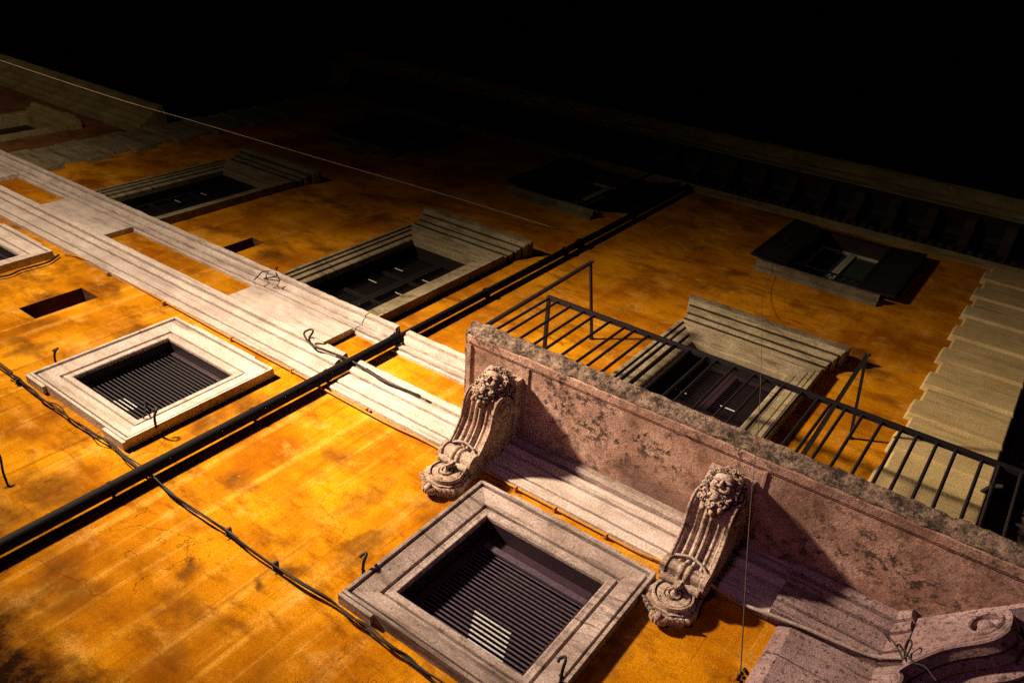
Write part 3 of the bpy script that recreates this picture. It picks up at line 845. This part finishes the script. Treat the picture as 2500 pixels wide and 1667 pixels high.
# --------------------------------------------------------------- railing
rl = MB(); RZ = 6.90; XRAIL = -4.285
rl.box(XRAIL - .02, 4.0, -1.025, -.975, RZ - .025, RZ + .025)
rl.box(XRAIL - .02, XRAIL + .02, -.973, .0, RZ - .02, RZ + .02)
rail = rl.build('railing', IRON, PAL, bevel=.004)
bal = MB(); bal.tube([(0, 0, 5.70), (0, 0, RZ - .022)], .0155, 8)
bo = bal.build('baluster', IRON, rail, 'y')
x = -4.275
bo.location = (x, -1.0, 0)
for i in range(1, 53):
    c = bo.copy(); S.collection.objects.link(c); c.parent = rail; c.location = (x + i * .1585, -1.0 + rng.uniform(-.004, .004), 0)
    c.rotation_euler = (0, R(rng.uniform(-.35, .35)), 0)
for (bx, tx, tz, wx, wz) in ((-4.40, -4.448, 8.07, -4.285, 8.02), (-1.045, -1.106, 8.05, -1.013, 8.05)):
    st = MB(); st.bar((bx, -1.0, 5.70), (tx, -1.0, tz), .036); st.bar((tx, -1.0, tz - .01), (wx, .0, wz), .03)
    st.tube([(tx - .03, -1.0, tz + .03), (tx, -1.0, tz + .01), (tx + .03, -1.02, tz + .0)], .016, 6)
    st.lathe((wx, 0, wz), (0, -1, 0), [(.035, 0), (.03, .015)], 10)
    st.build('awning_stay', IRON, rail)
hk = MB(); hk.tube(spline([(.30, -.05, 7.92), (.36, -.20, 7.85), (.42, -.45, 7.5)], 6), .022, 6); hk.build('rail_hook', IRON, rail, 'all')

# dark carved bay right of the corner stones -----------------------------------
mb = MB()
mb.box(.37, 6, .16, 3, 5.6, 15.2)
mb.box(.50, .60, .10, .161, 5.6, 14.4); mb.box(1.05, 1.15, .10, .161, 5.6, 14.4)
z = 6.0
while z < 14:
    mb.lathe((.825, .162, z), (0, -1, 0), [(.13, 0), (.13, .03), (.10, .04), (.09, .03), (.05, .035), (.03, .06), (.005, .065)], 18)
    for k in range(6):
        a = k * math.pi / 3
        mb.blob((.825 + .095 * math.cos(a), .13, z + .095 * math.sin(a)), .035, (1, .5, 1), None, 1)
    mb.box(.64, 1.01, .13, .161, z + .2, z + .235)
    z += .42
mb.build('carved_pilaster', DSTONE, PAL, bevel=.004)

# --------------------------------------------------------------- neighbouring building on the left
NB = thing('neighbouring_building', (-26, .05, -1.6), 'lower brown building with olive stone eaves adjoining the palazzo at far left', 'building')
mb = wall_mesh(-46, -16.28, -1.6, 9.6, [(-18.95, -17.62, 6.2, 8.15, .4), (-23.8, -22.5, 6.2, 8.15, .4)], .05)
w = mb.build('wall', NPL, NB); weld(w)
mb = MB()
mb.extr([(-.05, 9.12), (.03, 9.12), (.04, 9.26), (.10, 9.30), (.11, 9.40), (.20, 9.47), (.21, 9.55), (.31, 9.62), (.32, 9.72), (.37, 9.75), (.40, 9.80), (.41, 9.88), (-.05, 9.95)], lambda t, d, z: (t, -d, z), -46, -16.36, 200, .008)
mb.build('eaves_cornice', NST, NB, 'y')
for cx in (-18.285, -23.15):
    mb = MB(); mb.ring(cx - .66, cx + .66, 6.2, 8.14, [(0, -.3), (0, .02), (.03, .04), (.16, .05), (.17, -.05)])
    wn_ = mb.build('window', NST, NB, bevel=.004)
    hm = MB(); hm.mould([(-.05, 8.33), (.06, 8.33), (.08, 8.42), (.16, 8.46), (.17, 8.53), (-.05, 8.56)], cx - .95, cx + .95, 20, .01)
    for k in range(9): hm.blob((cx + .25 + .05 * k, -.12, 8.56 + .05 * math.sin(k * 1.3)), .06, (1, .8, 1), None, 1)
    hm.build('hood', NST, wn_, 'y')
    bk = MB(); bk.box(cx - .655, cx + .655, .22, .26, 6.2, 8.14); bk.build('shutter', BLACKW, wn_)

# --------------------------------------------------------------- drain pipe
PX = -6.00
DP = thing('drain_pipe', (PX, -.12, -1.6), 'thick dark drain pipe running straight down the orange wall', 'drain pipe')
mb = MB(); mb.tube([(PX, -.085, 14.4), (PX, -.085, 6.20)], .052, 14); mb.build('pipe', PIPEM, DP, 'y')
mb = MB(); mb.tube([(PX, -.10, 6.22), (PX, -.10, -1.6)], .063, 14)
mb.build('pipe', PIPEM, DP, 'y')
for z in (6.18, 10.4):
    mb = MB(); y = -.10 if z < 7 else -.085; mb.tube([(PX, y, z), (PX, y, z + .08)], .074, 14); mb.build('pipe_collar', PIPEM, DP, 'y')
for z in (2.55, 4.1, 5.1, 8.0, 10.0, 12.2):
    y = -.10 if z < 6.2 else -.085
    mb = MB(); mb.tube([(PX, y, z), (PX, y, z + .03)], .069, 14); mb.box(PX - .012, PX + .012, y + .05, 0, z, z + .025)
    mb.build('pipe_clamp', PIPEM, DP, 'y')

# --------------------------------------------------------------- cables
def cable(name, pts, r, mat, label, cat, n=8, group=None):
    mb = MB(); mb.tube(spline(pts, n), r, 6)
    return tag(mb.build(name, mat, None, 'all'), label, cat, group)
CB = thing('cable_bundle', (-4.5, -.03, 2.95), 'bundle of sagging black cables strung along the orange wall under the lower windows', 'cables')
base = [(-14, 2.99), (-8.942, 2.958), (-8.559, 2.968), (-8.175, 2.956), (-7.74, 2.951), (-7.186, 2.942), (-6.76, 2.973), (-6.18, 2.94), (-5.996, 2.949), (-5.417, 2.91), (-4.87, 2.94), (-4.27, 2.928), (-3.622, 2.965), (-3.2, 2.962), (-2.789, 2.945), (-2.4, 2.935), (-1.2, 2.95), (-.72, 2.95)]
for k, (r, amp) in enumerate(((.0085, .010), (.007, .018), (.006, .024))):
    pts = []
    for i, (x, z) in enumerate(base):
        pts.append(app(x, z + (-.014, .014, .0)[k] + rng.uniform(-amp, amp), .05 + .012 * k))
        if i < len(base) - 1:
            x2, z2 = base[i + 1]
            pts.append(app((x + x2) / 2, (z + z2) / 2 - .012 + rng.uniform(-amp, amp), .055 + .012 * k))
    mb = MB(); mb.tube(spline(pts, 5), r, 6); mb.build('cable', CABLE, CB, 'all')
for x in (-8.5, -4.87, -4.25):
    mb = MB(); z = 2.945
    p = app(x, z, .05); mb.box(p[0] - .010, p[0] + .010, -.075, 0, p[2] - .028, p[2] + .025)
    mb.tube([(p[0], -.04, p[2] - .02), (p[0] + .015, -.03, p[2] - .05)], .005, 5)
    mb.build('cable_clip', CABLE, CB)

cpts = [(-11.35, 4.96), (-11.194, 5.035), (-10.808, 5.07), (-10.304, 5.068), (-9.065, 5.052), (-7.661, 5.024), (-6.239, 5.012), (-5.9, 4.995), (-4.98, 4.985), (-4.527, 5.012), (-4.24, 5.01)]
CO = thing('painted_conduit', (-5, -.04, 4.9), 'thin ochre conduit along the lower edge of the pale band, looping over both carved brackets', 'conduit')
mb = MB()
W1 = [app(x, z, .035) for x, z in cpts]
W1 += [(-4.055, -.10, 4.90), (-4.03, -.22, 4.93), (-3.95, -.285, 4.93), (-3.86, -.30, 4.945), (-3.75, -.285, 4.92), (-3.67, -.23, 4.87), (-3.62, -.10, 4.93), (-3.50, -.04, 4.985)]
W1 += [app(x, 5.024, .035) for x in (-3.3, -2.855, -2.3, -1.965)]
W1 += [(-1.75, -.05, 5.01), (-1.67, -.12, 4.93), (-1.63, -.24, 4.94), (-1.56, -.285, 4.94), (-1.47, -.30, 4.95), (-1.36, -.285, 4.92), (-1.275, -.23, 4.87), (-1.22, -.10, 4.96), (-1.05, -.04, 5.0)]
i1 = W1.index((-4.055, -.10, 4.90)); i2 = W1.index((-3.62, -.10, 4.93)); j1 = W1.index((-1.67, -.12, 4.93)); j2 = W1.index((-1.22, -.10, 4.96))
for q, (a, b, m_) in enumerate(((0, i1, OCHRE), (i1, i2, STONE2), (i2, j1, OCHRE), (j1, j2, STONE2), (j2, len(W1) - 1, OCHRE))):
    mb = MB(); mb.tube(spline(W1[a:b + 1], 5), .0125, 6); mb.build('conduit', m_, CO, 'all')
W2 = [(-1.05, -.04, 5.0), (-.80, -.10, 4.985), (-.5, -.14, 4.995), (-.235, -.15, 5.01), (-.02, -.17, 5.03), (.12, -.26, 5.03), (.24, -.33, 5.04)]
mb = MB(); mb.tube(spline(W2, 6), .016, 6); mb.build('conduit', STONE2, CO, 'all')
for x in (-10.3, -9.0, -7.6, -6.5, -5.3, -2.3, -2.85, -3.3):
    mb = MB(); p = app(x, 5.02, .035); mb.box(p[0] - .012, p[0] + .012, -.055, 0, p[2] - .022, p[2] + .022); mb.build('conduit_clip', OCHRE, CO)

cable('corner_cable', [app(x, z, .04) for x, z in ((-11.7, 3.2), (-11.215, 4.02), (-11.239, 4.306), (-11.226, 4.642), (-11.30, 4.80), (-11.369, 4.9))], .014, CABLE,
      'thin dark cable curving round the corner of the leftmost lower window', 'cable')
cable('loose_cable', [app(-6.93, 5.66, .20), app(-7.02, 5.80, .30), app(-7.08, 5.80, .26), app(-7.05, 5.68, .20), app(-6.765, 5.555, .17), app(-6.579, 5.578, .16), app(-6.408, 5.599, .14), app(-6.192, 5.62, .13), app(-5.889, 5.595, .15), app(-5.532, 5.555, .15), app(-5.056, 5.60, .12), app(-4.507, 5.70, .06)], .013, CABLE,
      'black cable with a curled loose end lying along the top of the pale band', 'cable')
cable('thin_cable', [app(-5.9, 5.62, .14), app(-5.4, 5.56, .12), app(-5.0, 5.575, .12), app(-4.5, 5.64, .08)], .007, CABLE,
      'thin dark line beside the balcony running just under the thicker black cable', 'cable')
cable('wire_loop', [DG(.26, .10, 5.16), DG(.24, .16, 5.19), DG(.30, .13, 5.13), DG(.36, .10, 5.04), DG(.40, .08, 4.98), DG(.46, .12, 5.06), DG(.44, .14, 5.11), DG(.40, .10, 5.05), DG(.47, .06, 4.95), DG(.56, .05, 4.90), DG(.64, .0, 4.80)], .007, CABLE,
      'tangle of thin black wire looped at the foot of the slanting portal bracket', 'wire', 8)
cable('cornice_loop', [app(-8.72, 6.24, .17), app(-8.80, 6.38, .2), app(-8.85, 6.50, .18), app(-8.74, 6.60, .17), app(-8.60, 6.52, .19), app(-8.66, 6.36, .2), app(-8.45, 6.46, .19)], .008, CABLE,
      'small loop of black wire hung over the sill cornice left of the middle tall window', 'wire')
def ray(px, py, y):
    d = RT * (px - 1250) / 1965.6 - UP * (py - 833.5) / 1965.6 + FW
    t = (5 + y) / d.y
    return Vector((0, -5, 0)) + d * t
cable('overhead_wire', [ray(-260, 60, -1.9), ray(221, 221, -1.7), ray(476, 297, -1.3), ray(800, 393, -.75), ray(1091, 477, -.35), ray(1367, 561, -.01)], .0065, WIREM,
      'bright steel wire crossing in front of the palazzo from far left to the upper wall', 'wire')
cable('hanging_wire', [ray(2062, 200, -1.2), ray(2003, 354, -.6), ray(1942, 522, -.25), ray(1868, 706, -.06), ray(1861, 808, -.5), ray(1854, 1000, -1.35), ray(1832, 1240, -2.0), ray(1808, 1640, -2.6)], .0026, HWIRE,
      'thin wire dropping from the dark sky past the balcony to a knot at bottom right', 'wire', 10)
kn = MB(); p = ray(1810, 1655, -2.6)
for k in range(9): kn.blob(p + Vector((rng.uniform(-.01, .01), rng.uniform(-.01, .01), -.02 + .009 * k)), .008, (1, 1, 1), lambda q: 1 + .4 * mnoise.noise(q * 3), 1)
tag(kn.build('wire_knot', CABLE), 'small black knotted clump at the lower end of the hanging wire', 'knot')

# --------------------------------------------------------------- iron hooks
hb = MB()
hb.tube(spline([(0, 0, 0), (0, -.09, .0), (0, -.15, .01), (-.005, -.19, .04), (-.03, -.185, .07), (-.055, -.17, .045), (-.05, -.165, .02)], 6), .013, 6)
hb.box(-.022, .022, -.075, -.065, -.006, .006)
h0 = hb.build('shutter_hook', IRON, None, 'all')
spots = [(-8.50, 3.36, 'curled iron shutter hook on the left of the middle lower window'),
         (-6.53, 3.34, 'curled iron shutter hook standing on the right edge of the middle lower window'),
         (-3.60, 3.31, 'curled iron shutter hook left of the lower window under the balcony'),
         (-1.74, 3.42, 'curled iron shutter hook on the lower right of the window under the balcony'),
         (-8.62, 6.55, 'small iron hook above the sill cornice at the left foot of the middle tall window'),
         (-6.98, 6.55, 'small iron hook above the sill cornice near the right foot of the middle tall window'),
         (-11.40, 3.36, 'curled iron shutter hook on the right of the leftmost lower window')]
for i, (x, z, lab) in enumerate(spots):
    o = h0 if i == 0 else h0.copy()
    if i: S.collection.objects.link(o)
    o.location = (x, -.0 if i not in (1, 3) else -.09, z)
    if i in (4, 5): o.scale = (.6, .6, .6)
    tag(o, lab, 'hook', 'iron shutter hooks')
mb = MB(); mb.tube(spline([(-6.85, 0, 2.05), (-6.9, -.12, 2.06), (-7.0, -.25, 2.10), (-7.06, -.3, 2.03)], 5), .012, 6)
tag(mb.build('wall_rod', IRON, None, 'all'), 'bent iron rod sticking out of the wall at the left edge', 'rod')
mb = MB(); mb.bar(app(-6.83, 3.36, .0), app(-6.99, 3.50, .14), .012); mb.bar((-7.30, .10, 3.66), app(-6.99, 3.50, .14), .012)
tag(mb.build('shutter_stay', IRON), 'thin iron stay rod crossing the lower corner of the middle lower window', 'rod')
